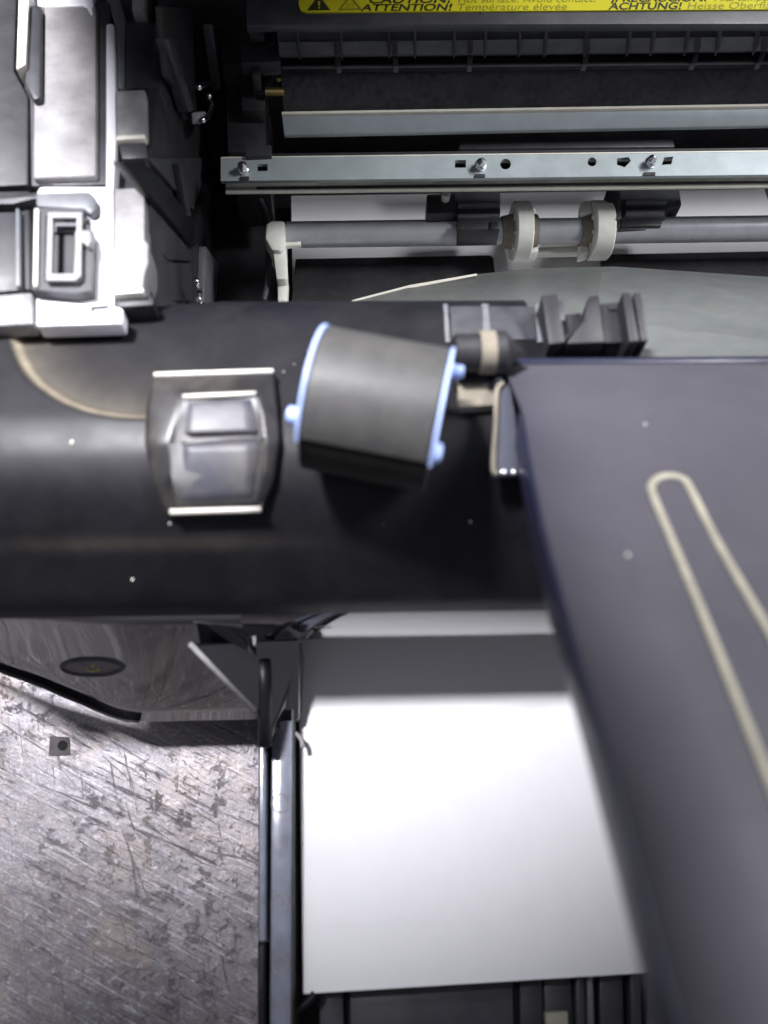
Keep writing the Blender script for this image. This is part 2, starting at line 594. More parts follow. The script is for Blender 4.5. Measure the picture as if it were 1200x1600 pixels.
def text(s, x0, x1, ybase, hpx, mat, bold, shear=0.2, z=lz + 0.00008):
    cu = bpy.data.curves.new('t', 'FONT')
    cu.body = s
    cu.size = 1
    cu.shear = shear
    cu.offset = bold
    cu.space_character = 1.02
    tmp = bpy.data.objects.new('t', cu)
    COL.objects.link(tmp)
    bpy.context.view_layer.update()
    me = bpy.data.meshes.new_from_object(tmp.evaluated_get(bpy.context.evaluated_depsgraph_get()))
    bpy.data.objects.remove(tmp)
    xs = [v.co.x for v in me.vertices]
    a, b = min(xs), max(xs)
    for v in me.vertices:
        fx = (v.co.x - a) / (b - a)
        fy = v.co.y / 0.73
        v.co = Z(x0 + (x1 - x0) * fx, ybase - (x0 + (x1 - x0) * fx - 560) * 0.006 - hpx * fy, z)
    o = link('lettering', me, mat, lab)
    return o


text('CAUTION!', 577, 706, 5, 11, M['ink'], 0.025)
text('Hot surface. Avoid contact.', 716, 930, 5, 11, M['olive'], 0.0)
text('ATTENTION!', 563, 707, 17, 11, M['ink'], 0.025)
text('Température élevée', 716, 886, 17, 11, M['olive'], 0.0)
text('¡PRECAUCIÓN!', 955, 1106, 5, 11, M['ink'], 0.025)
text('Alta temperatura', 1116, 1246, 5, 11, M['olive'], 0.0)
text('ACHTUNG!', 950, 1066, 17, 11, M['ink'], 0.025)
text('Heisse Oberfläche', 1074, 1236, 17, 11, M['olive'], 0.0)
prism('warning_triangle', [(480, 16), (498, -8), (516, 15.5)], lz + 0.00012, 0.0001, M['ink'], lab, bev=0)
prism('exclamation_mark', [(496.5, 2), (500.5, 2), (499.5, 9), (497.5, 9)], lz + 0.0002, 0.00006, M['yellow'], lab, bev=0)
prism('exclamation_mark', circ(498.5, 12, 1.6, 1.3, 10), lz + 0.0002, 0.00006, M['yellow'], lab, bev=0)
holed('warning_triangle', [(528, 15.5), (547, -8), (566, 15)], [[(533, 13.5), (547, -4), (561, 13)]], lz + 0.00018, 0.0001, M['olive'], lab)
text('555', 540, 554, 12, 8, M['olive'], 0.0)

# ---- ribbed fuser guide
gu = prism('ribbed_guide', [(432, 41), (1600, 30), (1600, 68), (436, 82)], [0.104, 0.104, 0.094, 0.094], 0.002, M['mid'], PR)
prism('guide_lip', [(436, 66), (1600, 52), (1600, 69), (437, 83)], [0.1005, 0.1005, 0.0955, 0.0955], 0.001, M['mid'], gu, bev=0.0002)
for x in (464, 531, 607, 648, 710, 759, 813, 854, 918, 986, 1024, 1078, 1128, 1188, 1240):
    s = -(x - 436) * 0.0095
    k = (x - 780) * 0.012
    prism('rib', [(x - 2.2 + k * .3, 40 + s), (x + 2.2 + k * .3, 40 + s), (x + 2 - k, 79 + s), (x - 2 - k, 79 + s)], [0.107, 0.107, 0.098, 0.098], 0.004, M['dark'], gu, bev=0.0002)
sl = prism('slot_channel', [(440, 84), (1600, 68), (1600, 92), (440, 104)], 0.085, 0.003, M['black'], PR)
prism('slot_rim', [(440, 84), (1600, 70), (1600, 74), (440, 88)], 0.0868, 0.001, M['mid'], sl, bev=0.0002)
prism('slot_rim', [(440, 102), (1600, 90), (1600, 93.5), (440, 105)], 0.0868, 0.001, M['mid'], sl, bev=0.0002)
for x in (526, 617, 735, 918, 1091, 1196):
    s = -(x - 440) * 0.0085
    k = (x - 700) * 0.02
    prism('slot_post', [(x - 4, 82 + s), (x + 4, 82 + s), (x + 4 - k, 105 + s), (x - 4 - k, 105 + s)], 0.0885, 0.003, M['mid'], sl, bev=0.0003)
    prism('notch', [(x - 4.5, 64 + s), (x + 4.5, 64 + s), (x + 4.5, 80 + s), (x - 4.5, 80 + s)], [0.103, 0.103, 0.099, 0.099], 0.002, M['black'], gu, bev=0.0002)

# ---- foam roller
a, b = Z(441, 138, 0.07), Z(1600, 124, 0.07)
ax = (b - a).normalized()
Lr = (b - a).length
fr = lathe('foam_roller', [(0, 0.006), (0.0005, 0.0098), (Lr, 0.0098)], a, ax, M['felt'], PR, n=40)
lathe('roller_pin', [(-0.0075, 0.0015), (0.001, 0.0015)], a + Vector((0, -0.002, 0.006)), ax, M['brass'], fr, n=16)

# ---- pale guide strip
gs = prism('guide_strip', [(440, 178), (1600, 158), (1600, 188), (444, 211)], [0.079, 0.079, 0.073, 0.073], 0.0016, M['metal'], PR, bev=0.0004)
prism('strip_edge', [(440, 174), (1600, 155), (1600, 158.5), (440, 178)], 0.0795, 0.003, M['edge'], gs, bev=0.0003)
prism('guide_bar', [(718, 219), (1052, 215), (1056, 229), (716, 233)], 0.066, 0.006, M['dark'], PR, bev=0.001)

# ---- perforated steel rail
ry = lambda x, y: y - (x - 345) * 0.0105
def R_(pts):
    return [(x, ry(x, y)) for x, y in pts]
holes = [R_(rect(402, 257, 418, 268)), R_(rect(711, 254, 728, 266)), circ(790, ry(790, 261), 8.5), circ(925, ry(925, 259), 7),
         R_([(964, 254), (982, 252), (986, 258), (976, 268), (964, 264)]), R_([(1038, 253), (1052, 252), (1049, 264), (1034, 265)])]
rail = holed('steel_rail', [(345, 247), (1600, 232), (1600, 268), (345, 283)], holes, 0.080, 0.0012, M['metal'], PR)
prism('dirty_flange', [(352, 283.5), (1600, 268.5), (1600, 283), (352, 297)], [0.0788, 0.0788, 0.073, 0.073], 0.001, M['dirty'], rail, bev=0.0002)
prism('bright_edge', [(352, 296), (1600, 283), (1600, 287), (352, 300.5)], 0.0745, 0.0012, M['edge'], rail, bev=0.0003)
prism('top_edge', [(345, 245), (1600, 230), (1600, 231.8), (345, 246.6)], 0.0802, 0.003, M['edge'], rail, bev=0.0001)
prism('rail_backing', [(400, 240), (1600, 226), (1600, 275), (400, 290)], 0.076, 0.002, M['black'], rail, bev=0)
for x, y in ((750, 264), (1015, 262), (380, 266)):
    p = Z(x, ry(x, y), 0.0805)
    lathe('screw', [(0, 0.0022), (0.0012, 0.0022), (0.0014, 0.0017), (0.002, 0.0019), (0.0026, 0.0016), (0.0032, 0.0018), (0.0038, 0.0014), (0.005, 0.0004)],
          p, (0.05, -0.35, 1), M['bright'], rail, n=12)
for x, w_ in ((750, 8), (1015, 9), (382, 7)):
    prism('screw_slot', R_(rect(x - w_, 276, x + w_, 281)), 0.0806, 0.0003, M['black'], rail, bev=0)

# ---- drive shaft with cream feed wheels
a, b = Z(440, 367, 0.05), Z(1600, 352, 0.05)
ax = (b - a).normalized()
Ls = (b - a).length
shaft = lathe('drive_shaft', [(0, 0.0028), (0.002, 0.0028), (0.0021, 0.0052), (Ls, 0.0052)], a, ax, M['shaft'], PR, n=36)


def on_axis(px):
    p = Z(px, 367 - (px - 440) * 0.0129, 0.05)
    return (p - a).dot(ax)


def wheel(x0, x1, hub0, hub1):
    d0, d1, h0, h1 = on_axis(x0), on_axis(x1), on_axis(hub0), on_axis(hub1)
    R0 = 0.0118
    wl = lathe('feed_wheel', [(d0, 0.0088), (d0, R0 - 0.0006), (d0 + 0.0006, R0), (d1 - 0.0006, R0), (d1, R0 - 0.0006), (d1, 0.0088), (d0 + 0.001, 0.0088)], a, ax, M['cream'], PR, n=48)
    lathe('hub', [(h0, 0.0035), (h0, 0.0062), (d0, 0.0070), (d0 + 0.002, 0.0086), (d1 - 0.001, 0.0086), (d1, 0.0074), (h1, 0.0066), (h1, 0.0035)], a, ax, M['dust'], wl, n=36)
    mid = (d0 + d1) / 2
    for k in range(8):
        an = k * math.pi / 4
        s = ax.cross(Vector((0, 0, 1))).normalized()
        q = s.cross(ax).normalized()
        c = a + ax * mid + (s * math.cos(an) + q * math.sin(an)) * 0.0062
        r_ = (s * math.cos(an) + q * math.sin(an))
        tn = ax.cross(r_)
        hw = (d1 - d0) / 2 + 0.0006
        pts = [c + ax * sx * hw + tn * sy * 0.0006 + r_ * 0.003 for sx, sy in ((-1, -1), (1, -1), (1, 1), (-1, 1))]
        bt = [p - r_ * 0.006 for p in pts]
        from_bm('spoke', bm_prism(pts, bt), M['cream'], wl)
    return wl


wheel(800, 826, 783, 838)
wheel(920, 950, 905, 957)
cg = prism('roller_cage', [(832, 386), (912, 384), (912, 394), (832, 396)], 0.043, 0.003, M['cream'], PR, bev=0.0005)
prism('cage_bar', [(846, 376), (908, 374), (908, 380), (846, 382)], 0.046, 0.002, M['cream'], cg, bev=0.0004)
prism('cage_cheek', [(826, 322), (838, 326), (842, 392), (828, 396)], 0.048, 0.006, M['cream'], cg, bev=0.0008)
prism('cage_cheek', [(908, 318), (918, 314), (922, 392), (906, 396)], 0.048, 0.006, M['cream'], cg, bev=0.0008)
prism('cage_latch', [(905, 322), (914, 312), (928, 316), (926, 330), (908, 334)], 0.058, 0.003, M['cream'], cg, bev=0.0008)

# cream end bracket
br = prism('shaft_bracket', [(415, 350), (424, 344), (445, 344), (446, 384), (440, 392), (424, 390), (414, 372)], 0.058, 0.012, M['cream'], PR, bev=0.001)
prism('bracket_arm', [(426, 390), (447, 386), (449, 430), (447, 436), (432, 436)], 0.056, 0.006, M['cream'], br, bev=0.0006)
prism('bracket_foot', [(433, 437), (450, 434), (448, 474), (434, 474)], 0.052, 0.006, M['cream'], br, bev=0.0006)
prism('shaft_key', [(446, 378), (470, 377), (470, 382), (446, 384)], 0.056, 0.002, M['cream'], br, bev=0.0003)

# dark sensor clips under the rail
for pts in ([(667, 303), (712, 302), (712, 332), (667, 334)],):
    cl = prism('sensor_clip', pts, 0.06, 0.01, M['black'], PR, bev=0.0006)
prism('clip_body', [(706, 298), (782, 296), (782, 357), (716, 358), (714, 336), (702, 330)], 0.058, 0.01, M['dark'], cl, bev=0.0008)
prism('clip_ridge', [(716, 316), (782, 315), (782, 320), (716, 321)], 0.060, 0.003, M['mid'], cl, bev=0.0006)
prism('clip_ridge', [(716, 333), (782, 332), (782, 337), (716, 338)], 0.060, 0.003, M['mid'], cl, bev=0.0006)
for x in (719, 772):
    prism('clip_tooth', rect(x - 6, 346, x + 6, 358), 0.0588, 0.001, M['black'], cl, bev=0.0001)
prism('clip_stub', circ(697, 303, 7, 5, 12), 0.063, 0.004, M['cream'], cl, bev=0.0004)
cl = prism('sensor_clip', [(968, 296), (1062, 294), (1066, 320), (1044, 325), (1042, 338), (972, 340)], 0.058, 0.01, M['dark'], PR, bev=0.0008)
prism('clip_arm', [(948, 296), (970, 295), (972, 340), (960, 345), (950, 330)], 0.061, 0.008, M['black'], cl, bev=0.0006)
prism('clip_ridge', [(978, 311), (1044, 310), (1044, 315), (978, 316)], 0.060, 0.003, M['mid'], cl, bev=0.0006)
prism('clip_ridge', [(978, 328), (1040, 327), (1040, 332), (978, 333)], 0.060, 0.003, M['mid'], cl, bev=0.0006)
prism('clip_foot', [(970, 336), (1036, 334), (1034, 352), (970, 353)], 0.056, 0.008, M['dark'], cl, bev=0.0006)
prism('clip_base', [(955, 352), (1010, 350), (1010, 358), (955, 360)], 0.0545, 0.003, M['dark'], cl, bev=0.0004)

# black friction pads above the paper
prism('friction_pad', [(462, 404), (766, 398), (771, 402), (775, 440), (600, 500), (452, 500)], 0.0345, 0.002, M['pad'], PR, bev=0.0005)
prism('friction_pad', [(939, 397), (1600, 384), (1600, 470), (944, 470)], 0.0345, 0.002, M['pad'], PR, bev=0.0005)

# grey chute between the pads and the front beam
ch = [(548, 470, .052), (640, 446, .054), (745, 428, .056), (830, 419, .057), (960, 416, .057), (1080, 424, .056), (1250, 437, .055), (1600, 460, .055),
      (1600, 575, .117), (1010, 580, .117), (858, 580, .117), (850, 505, .085), (540, 520, .075)]
bm = bm_prism([Z(*p) for p in ch], [Z(*p) - Vector((0, 0, 0.0016)) for p in ch])
from_bm('paper_chute', bm, M['chute'], PR, bev=0.0004)
prism('chute_edge', [(548, 469), (640, 445), (745, 427), (746, 430), (642, 450), (556, 472)], [.0535, .0555, .0575, .0575, .0555, .0535], 0.0008, M['edge'], PR, bev=0.0002)

# ---- left inner wall of the bay
xw = Z(236, 240, 0.12).x
y0, y1 = Z(236, 490, 0.10).y, Z(236, -60, 0.12).y
inner = slab('inner_wall', [Vector((xw, y0, 0.004)), Vector((xw, y1, 0.004)), Vector((xw, y1, 0.121)), Vector((xw, y0, 0.118))], (1, 0, 0), 0.004, M['black'], PR, bev=0.0006)
WX = Vector((xw + 0.0012, 0, 0))
WN = Vector((1, 0, 0))


def wallslab(name, px, th, mat, lift=0.0, par=None, bev=0.0004):
    p0 = Vector((xw + lift, 0, 0))
    pts = [PL(x, y, p0, WN) for x, y in px]
    return slab(name, pts, WN, th, mat, par or inner, bev)


wallslab('wall_rib', [(190, 252), (226, 252), (306, 346), (304, 386)], 0.003, M['beam'], 0.0035)
wallslab('wall_rib', [(304, 386), (306, 346), (330, 262), (342, 262), (316, 372)], 0.003, M['beam'], 0.0035)
wallslab('wall_panel', [(232, 248), (326, 246), (308, 335)], 0.002, M['dark'], 0.0015)
wallslab('wall_panel', [(236, 300), (296, 380), (300, 408), (262, 406), (232, 372)], 0.002, M['dark'], 0.0015)
wallslab('wall_panel', [(240, 410), (300, 412), (302, 470), (238, 470)], 0.003, M['dark'], 0.002)
wallslab('wall_panel', [(322, 385), (348, 420), (348, 478), (318, 478)], 0.003, M['mid'], 0.003)
wallslab('wall_panel', [(252, 10), (300, 12), (308, 180), (262, 120)], 0.002, M['black'], 0.003)
wallslab('wall_rail', [(332, 38), (350, 38), (364, 136), (346, 140)], 0.004, M['mid'], 0.008)
wallslab('wall_rail', [(262, 60), (270, 60), (304, 172), (296, 176)], 0.004, M['dark'], 0.005)
wallslab('wall_rib', [(280, 256), (288, 256), (300, 340), (294, 338)], 0.003, M['black'], 0.004)
for pts in ([(310, 137), (318, 133), (332, 132)], [(326, 148), (330, 165), (324, 183), (316, 188)], [(306, 438), (312, 455), (310, 470), (316, 476)]):
    tube('contact_spring', [PL(x, y, Vector((xw + 0.008, 0, 0)), WN) for x, y in smooth_path(pts, 4)], 0.0011, M['bright'], inner, n=8)
wallslab('spring_seat', [(312, 176), (322, 174), (320, 192), (313, 194)], 0.003, M['grey'], 0.007)

# dark end blocks left of the rollers
eb = prism('end_block', [(346, 20), (432, 20), (434, 40), (410, 60), (412, 100), (346, 100)], 0.085, 0.04, M['black'], PR)
prism('block_step', [(376, 70), (436, 70), (438, 96), (376, 98)], 0.092, 0.006, M['dark'], eb)
prism('block_window', [(388, 34), (412, 34), (412, 54), (390, 54)], 0.093, 0.004, M['mid'], eb)
prism('block_frame', [(378, 26), (430, 26), (430, 66), (378, 68)], 0.09, 0.006, M['black'], eb)
prism('block_tab', [(392, 92), (406, 92), (406, 122), (394, 122)], 0.09, 0.006, M['dark'], eb)
eb2 = prism('end_block', [(352, 108), (412, 106), (414, 236), (356, 238)], 0.075, 0.04, M['black'], PR)
prism('block_step', [(374, 112), (432, 112), (418, 130), (412, 172), (378, 172)], 0.081, 0.006, M['black'], eb2)
prism('block_tab', [(382, 228), (424, 226), (424, 242), (384, 244)], 0.082, 0.004, M['dark'], eb2)
tube('end_disc', [Z(x, y, 0.05) for x, y in smooth_path([(404, 305), (416, 340), (420, 390), (418, 440), (412, 470)], 6)], 0.0012, M['dark'], eb2, n=8)
lathe('brass_pin', [(0, 0.0016), (0.0072, 0.0016)], Z(415, 143, 0.084), (1, 0, 0), M['brass'], eb2, n=14)

# ---- left top of the body
LZ = 0.122
body = prism('side_body', [(-170, -60), (238, -60), (236, 300), (236, 480), (180, 500), (-170, 520)], LZ - 0.006, 0.09, M['dark'], PR, bev=0.001)
prism('white_plate', [(165, 36), (178, 36), (182, 210), (177, 300), (177, 478), (192, 481), (191, 505), (56, 509), (57, 300), (62, 291), (165, 291)],
      LZ, 0.006, M['white'], body, bev=0.0008)
prism('top_bar', [(58, -30), (142, -30), (148, 26), (140, 26), (130, 8), (58, 10)], LZ + 0.0015, 0.006, M['white'], body, bev=0.0006)
fr_ = prism('panel_frame', [(44, 4), (172, 4), (170, 288), (48, 290)], LZ - 0.001, 0.005, M['dark'], body, bev=0.0006)
prism('grey_panel', [(68, 9), (150, 9), (150, 274), (51, 278), (52, 152), (66, 150)], LZ + 0.0015, 0.004, M['grey'], body, bev=0.001)
prism('frame_wall', [(48, 8), (64, 8), (63, 152), (52, 155), (38, 128)], LZ + 0.004, 0.006, M['dark'], body, bev=0.0006)
prism('beige_strip', [(29, -20), (46, -20), (40, 100), (25, 108)], LZ + 0.006, 0.006, M['edge'], body, bev=0.0006)
prism('outer_panel', [(-80, -20), (26, -20), (22, 110), (44, 150), (44, 288), (-80, 294)], LZ, 0.006, M['black'], body, bev=0.0008)
prism('outer_panel', [(-80, 300), (46, 297), (48, 452), (-80, 462)], LZ - 0.001, 0.006, M['black'], body, bev=0.0008)
prism('outer_rib', [(-80, 308), (20, 306), (52, 300), (105, 303), (105, 309), (52, 310), (20, 318), (-80, 320)], LZ + 0.002, 0.004, M['black'], body, bev=0.0005)
prism('outer_rib', [(24, 325), (30, 325), (32, 446), (24, 448)], LZ + 0.0015, 0.003, M['mid'], body, bev=0.0004)
prism('outer_panel', [(-80, 466), (50, 456), (52, 506), (-80, 512)], LZ, 0.006, M['grey'], body, bev=0.0008)
lt = holed('latch_box', [(53, 325), (130, 325), (132, 346), (146, 362), (143, 454), (118, 458), (50, 452)], [[(72, 336), (128, 336), (124, 440), (70, 440)]], LZ + 0.004, 0.004, M['dark'], PR)
prism('latch_rim', [(54, 326), (60, 326), (58, 446), (52, 446)], LZ + 0.0052, 0.001, M['edge'], lt, bev=0.0002)
holed('latch_frame', [(75, 332), (128, 332), (126, 430), (118, 438), (72, 438)], [[(82, 340), (120, 340), (116, 428), (80, 428)]], LZ + 0.0062, 0.002, M['grey'], lt)
prism('latch_floor', [(74, 336), (122, 336), (120, 362), (80, 362)], LZ + 0.0015, 0.001, M['mid'], lt, bev=0)
prism('latch_pit', [(72, 360), (124, 360), (122, 440), (70, 440)], LZ + 0.0004, 0.0003, M['black'], lt, bev=0)
prism('latch_hook', [(116, 362), (124, 358), (142, 360), (143, 376), (138, 386), (130, 378), (118, 384)], LZ + 0.006, 0.003, M['grey'], lt, bev=0.0005)
prism('latch_arm', [(55, 300), (140, 298), (150, 308), (150, 328), (140, 334), (130, 326), (56, 322)], LZ + 0.003, 0.003, M['mid'], lt, bev=0.0008)
prism('plate_notch', [(141, 478), (170, 476), (170, 482), (146, 484), (146, 488), (141, 488)], LZ + 0.0003, 0.0003, M['black'], body, bev=0)
t1 = prism('grey_tab', [(181, 141), (227, 139), (228, 210), (181, 212)], LZ + 0.001, 0.012, M['grey'], PR, bev=0.0008)
prism('tab_edge', [(181, 211), (227, 209), (227, 216), (181, 218)], LZ + 0.0008, 0.003, M['edge'], t1, bev=0.0004)
t2 = prism('grey_tab', [(178, 294), (226, 292), (226, 375), (232, 380), (232, 410), (225, 432), (224, 450), (178, 452)], LZ + 0.001, 0.012, M['grey'], PR, bev=0.0008)
prism('tab_edge', [(178, 451), (224, 449), (224, 456), (178, 459)], LZ + 0.0008, 0.003, M['edge'], t2, bev=0.0004)
prism('dark_tab', [(184, 222), (228, 222), (232, 246), (190, 248)], LZ - 0.001, 0.01, M['dark'], body, bev=0.0006)
prism('dark_tab', [(196, 34), (250, 34), (252, 136), (196, 138)], LZ - 0.002, 0.01, M['black'], body, bev=0.0006)
prism('grey_tab', [(206, -20), (226, -20), (226, 15), (206, 16)], LZ + 0.001, 0.008, M['grey'], body, bev=0.0006)
prism('side_lip', [(160, -20), (186, -10), (196, 30), (194, 138), (183, 138), (180, 40)], LZ - 0.0015, 0.008, M['mid'], body, bev=0.0008)
prism('dark_tab', [(180, 462), (240, 462), (240, 476), (180, 480)], LZ - 0.002, 0.01, M['black'], body, bev=0.0006)

# ------------------------------------------------------------------ front beam
PROF = [(470, .1105), (478, .1140), (500, .1160), (560, .1180), (620, .1195), (660, .1200), (710, .1188), (770, .1150), (830, .1085), (890, .0995), (935, .0915), (957, .0845)]
prof = [(Z(600, y, z).y, z) for y, z in smooth_path([(float(a), b) for a, b in PROF], 11)]


def beam_z(Y):
    for (ya, za), (yb, zb) in zip(prof[:-1], prof[1:]):
        if yb <= Y <= ya:
            t = (ya - Y) / max(ya - yb, 1e-9)
            return za + (zb - za) * t
    return prof[0][1] if Y > prof[0][0] else prof[-1][1]


def on_beam(px, py, lift=0.0):
    z = 0.11
    for _ in range(25):
        p = Z(px, py, z)
        z = 0.5 * z + 0.5 * (beam_z(p.y) + lift)
    return Z(px, py, z)


# recess outline (curved step at the left)
ARC = smooth_path([(14, 470), (14, 512), (22, 550), (45, 590), (85, 622), (130, 642), (180, 652), (240, 655), (330, 655)], 8)
arc_w = [on_beam(x, y) for x, y in ARC]


def inside_recess(p):
    # signed distance to the arc, positive inside (towards the back right)
    best, sd = 1e9, 0
    for q0, q1 in zip(arc_w[:-1], arc_w[1:]):
        d = q1 - q0
        t = max(0, min(1, ((p - q0).x * d.x + (p - q0).y * d.y) / max(d.x * d.x + d.y * d.y, 1e-12)))
        c = q0 + d * t
        dist = math.hypot(p.x - c.x, p.y - c.y)
        if dist < best:
            best = dist
            sd = dist if d.x * (p.y - c.y) - d.y * (p.x - c.x) > 0 else -dist
    return sd


xl, xr = Z(-75, 700, 0.118).x, Z(1500, 700, 0.118).x
xr = min(xr, 0.16)
xs = []
x = xl
while x < xr:
    xs.append(x)
    x += 0.0011 if x < Z(340, 600, 0.118).x else 0.004
xs.append(xr)
x850 = Z(848, 500, 0.115).x
ycut = Z(600, 566, 0.117).y
yend = Z(334, 600, .118).x
bm = bmesh.new()
DU = []
rows = []
for X in xs:
    row = []
    for k, (Y, zz) in enumerate(prof):
        if X > x850 and Y > ycut:
            Y = ycut + (Y - ycut) * 0.02
            zz = beam_z(ycut) - (0 if k > 3 else 0.004)
        p = Vector((X, Y, zz))
        if X < yend:
            sd = inside_recess(p)
            f = min(max((sd + 0.0002) / 0.0028, 0), 1)
            f = f * f * (3 - 2 * f)
            fade = min(1, max(0, (yend - X) / 0.02))
            p.z -= 0.0022 * f * fade
        du = 0.0
        if X < yend:
            q = sd - 0.0012
            du = math.exp(-(q / 0.0009) ** 2) if q < 0 else max(math.exp(-(q / 0.0013) ** 2), 0.35 * math.exp(-q / 0.006))
            du *= 0.85 * fade
        # dusty band low on the front of the bar
        du = max(du, 0.08 * math.exp(-((zz - 0.1065) / 0.0016) ** 2) * min(1, max(0, (-0.005 - X) / 0.03)) * min(1, max(0, (X + 0.105) / 0.03)))
        DU.append(du)
        row.append(bm.verts.new(p))
    rows.append(row)
for A, B in zip(rows[:-1], rows[1:]):
    for i in range(len(prof) - 1):
        bm.faces.new((A[i], B[i], B[i + 1], A[i + 1]))
beam = from_bm('front_beam', bm, M['beam_dusty'], PR, smooth=True)
at_ = beam.data.attributes.new('dirt', 'FLOAT', 'POINT')
for k, v in enumerate(DU):
    at_.data[k].value = v
sm = beam.modifiers.new('thickness', 'SOLIDIFY')
sm.thickness = 0.0025
sm.offset = -1 if beam.data.polygons[50].normal.z > 0 else 1
# left end cap of the beam
cap = [Vector((xl, Y, z)) for Y, z in prof]
cap_b = [Vector((xl, prof[-1][0], 0.083)), Vector((xl, prof[0][0], 0.083))]
slab('beam_end', [v for v in cap] + cap_b, (-1, 0, 0), 0.002, M['beam'], beam, bev=0)
# dusty ridges on the beam near the hinge
for x0_, x1_ in ((692, 700), (752, 764), (836, 850)):
    pts = [on_beam(x0_, 474, .0008), on_beam(x1_, 474, .0008), on_beam(x1_ + 4, 534, .0008), on_beam(x0_ + 4, 534, .0008)]
    slab('beam_ridge', pts, (0, 0, 1), 0.002, M['mid'], beam, bev=0.0004)
pts = [on_beam(702, 478, .0005), on_beam(836, 478, .0005), on_beam(838, 530, .0005), on_beam(706, 530, .0005)]
slab('dusty_field', pts, (0, 0, 1), 0.001, M['dark'], beam, bev=0.0003)

# raised latch button on the beam
def ringpts(px, lift):
    return [on_beam(x, y, lift) for x, y in px]
outer = [(238, 584), (332, 579), (428, 578), (434, 630), (438, 690), (430, 750), (410, 802), (336, 806), (262, 808), (238, 755), (226, 690), (229, 635)]
inner_ = [(282, 620), (340, 616), (402, 613), (408, 650), (412, 690), (410, 740), (404, 788), (338, 792), (270, 796), (268, 745), (266, 690), (273, 655)]
bm = bmesh.new()
A = [bm.verts.new(p) for p in ringpts(outer, -0.001)]
B = [bm.verts.new(p) for p in ringpts(outer, 0.0035)]
Cc = [bm.verts.new(p) for p in ringpts(inner_, 0.0050)]
n = len(A)
for i in range(n):
    j = (i + 1) % n
    bm.faces.new((A[i], A[j], B[j], B[i]))
    bm.faces.new((B[i], B[j], Cc[j], Cc[i]))
bm.faces.new(Cc)
btn = from_bm('release_button', bm, M['button'], PR, bev=0.0012, seg=4, ang=12)


def patch(name, quad, lift, mat, parent, nu=10, nv=10, bulge=0.0):
    b2 = bmesh.new()
    g = []
    for j in range(nv + 1):
        v = j / nv
        rw = []
        for i in range(nu + 1):
            u = i / nu
            xa = quad[0][0] * (1 - u) + quad[1][0] * u
            ya_ = quad[0][1] * (1 - u) + quad[1][1] * u
            xb = quad[3][0] * (1 - u) + quad[2][0] * u
            yb = quad[3][1] * (1 - u) + quad[2][1] * u
            edge = min(u, 1 - u, v, 1 - v)
            rw.append(b2.verts.new(on_beam(xa * (1 - v) + xb * v, ya_ * (1 - v) + yb * v, lift * min(1, 0.55 + edge * 6) + bulge * math.sin(math.pi * u))))
        g.append(rw)
    for j in range(nv):
        for i in range(nu):
            b2.faces.new((g[j][i], g[j + 1][i], g[j + 1][i + 1], g[j][i + 1]))
    return from_bm(name, b2, mat, parent, smooth=True)


patch('button_face', [(286, 624), (400, 618), (408, 680), (280, 684)], 0.0054, M['lens'], btn)
patch('button_face', [(279, 688), (409, 684), (403, 784), (272, 790)], 0.0054, M['lens'], btn)
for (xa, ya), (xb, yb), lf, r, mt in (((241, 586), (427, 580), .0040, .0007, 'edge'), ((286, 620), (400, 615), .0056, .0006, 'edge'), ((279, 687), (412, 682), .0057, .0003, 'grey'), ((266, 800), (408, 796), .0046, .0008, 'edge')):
    tube('edge_highlight', [on_beam(xa + (xb - xa) * t, ya + (yb - ya) * t, lf) for t in (0, .25, .5, .75, 1)], r, M[mt], btn, n=8)  # lamp highlights along the button edges, put in as pale strips

# ---- polished front wall under the beam
lipY, lipZ = prof[-1]
wx0, wx1 = Z(385, 1000, 0.0675).x, 0.16
wt = [Vector((wx0, lipY + 0.0002, lipZ + 0.0006)), Vector((wx1, lipY + 0.0002, lipZ + 0.0006))]
wb = [Vector((wx0, lipY - 0.0029, 0.0675)), Vector((wx1, lipY - 0.0029, 0.0675))]
front = slab('front_wall', [wt[0], wt[-1], wb[-1], wb[0]], (0, -1, 0.15), 0.002, M['fascia'], PR, bev=0.0003)

# left fascia sweeping down to the bench
ft = [(-120, 968), (0, 966), (60, 965), (120, 964), (200, 963), (300, 962), (400, 961)]
fb = [(-120, 992), (0, 1045), (60, 1067), (120, 1093), (200, 1125), (300, 1126), (400, 1124)]
bm = bmesh.new()
G = []
ftw = [Z(x, y, lipZ) for x, y in smooth_path([(float(a), float(b)) for a, b in ft], 5)]
fbw = [Z(x, y, 0.022) for x, y in smooth_path([(float(a), float(b)) for a, b in fb], 5)]
for p, q in zip(ftw, fbw):
    p.y = lipY + 0.0012
    p.z += 0.001
    G.append([bm.verts.new(p + (q - p) * (k / 8) + Vector((0, 0.0015 * math.sin(math.pi * k / 8), 0))) for k in range(9)])
for A, B in zip(G[:-1], G[1:]):
    for k in range(8):
        bm.faces.new((A[k], A[k + 1], B[k + 1], B[k]))
from mathutils.bvhtree import BVHTree
bmesh.ops.recalc_face_normals(bm, faces=bm.faces[:])
bm.normal_update()
if sum(f.normal.y for f in bm.faces) > 0:
    bmesh.ops.reverse_faces(bm, faces=bm.faces[:])
bvh = BVHTree.FromBMesh(bm)
me = bpy.data.meshes.new('front_fascia')
bm.to_mesh(me)
bm.free()
fascia = link('front_fascia', me, M['fascia'], PR, smooth=True)
fm = fascia.modifiers.new('thickness', 'SOLIDIFY')
fm.thickness = 0.0006
fm.offset = -1
tube('fascia_edge', [p + Vector((0, -0.0003, -0.0002)) for p in fbw[:22]], [0.0009] * 14 + [0.0009 - 0.0001 * k for k in range(8)], M['black'], fascia, n=8)


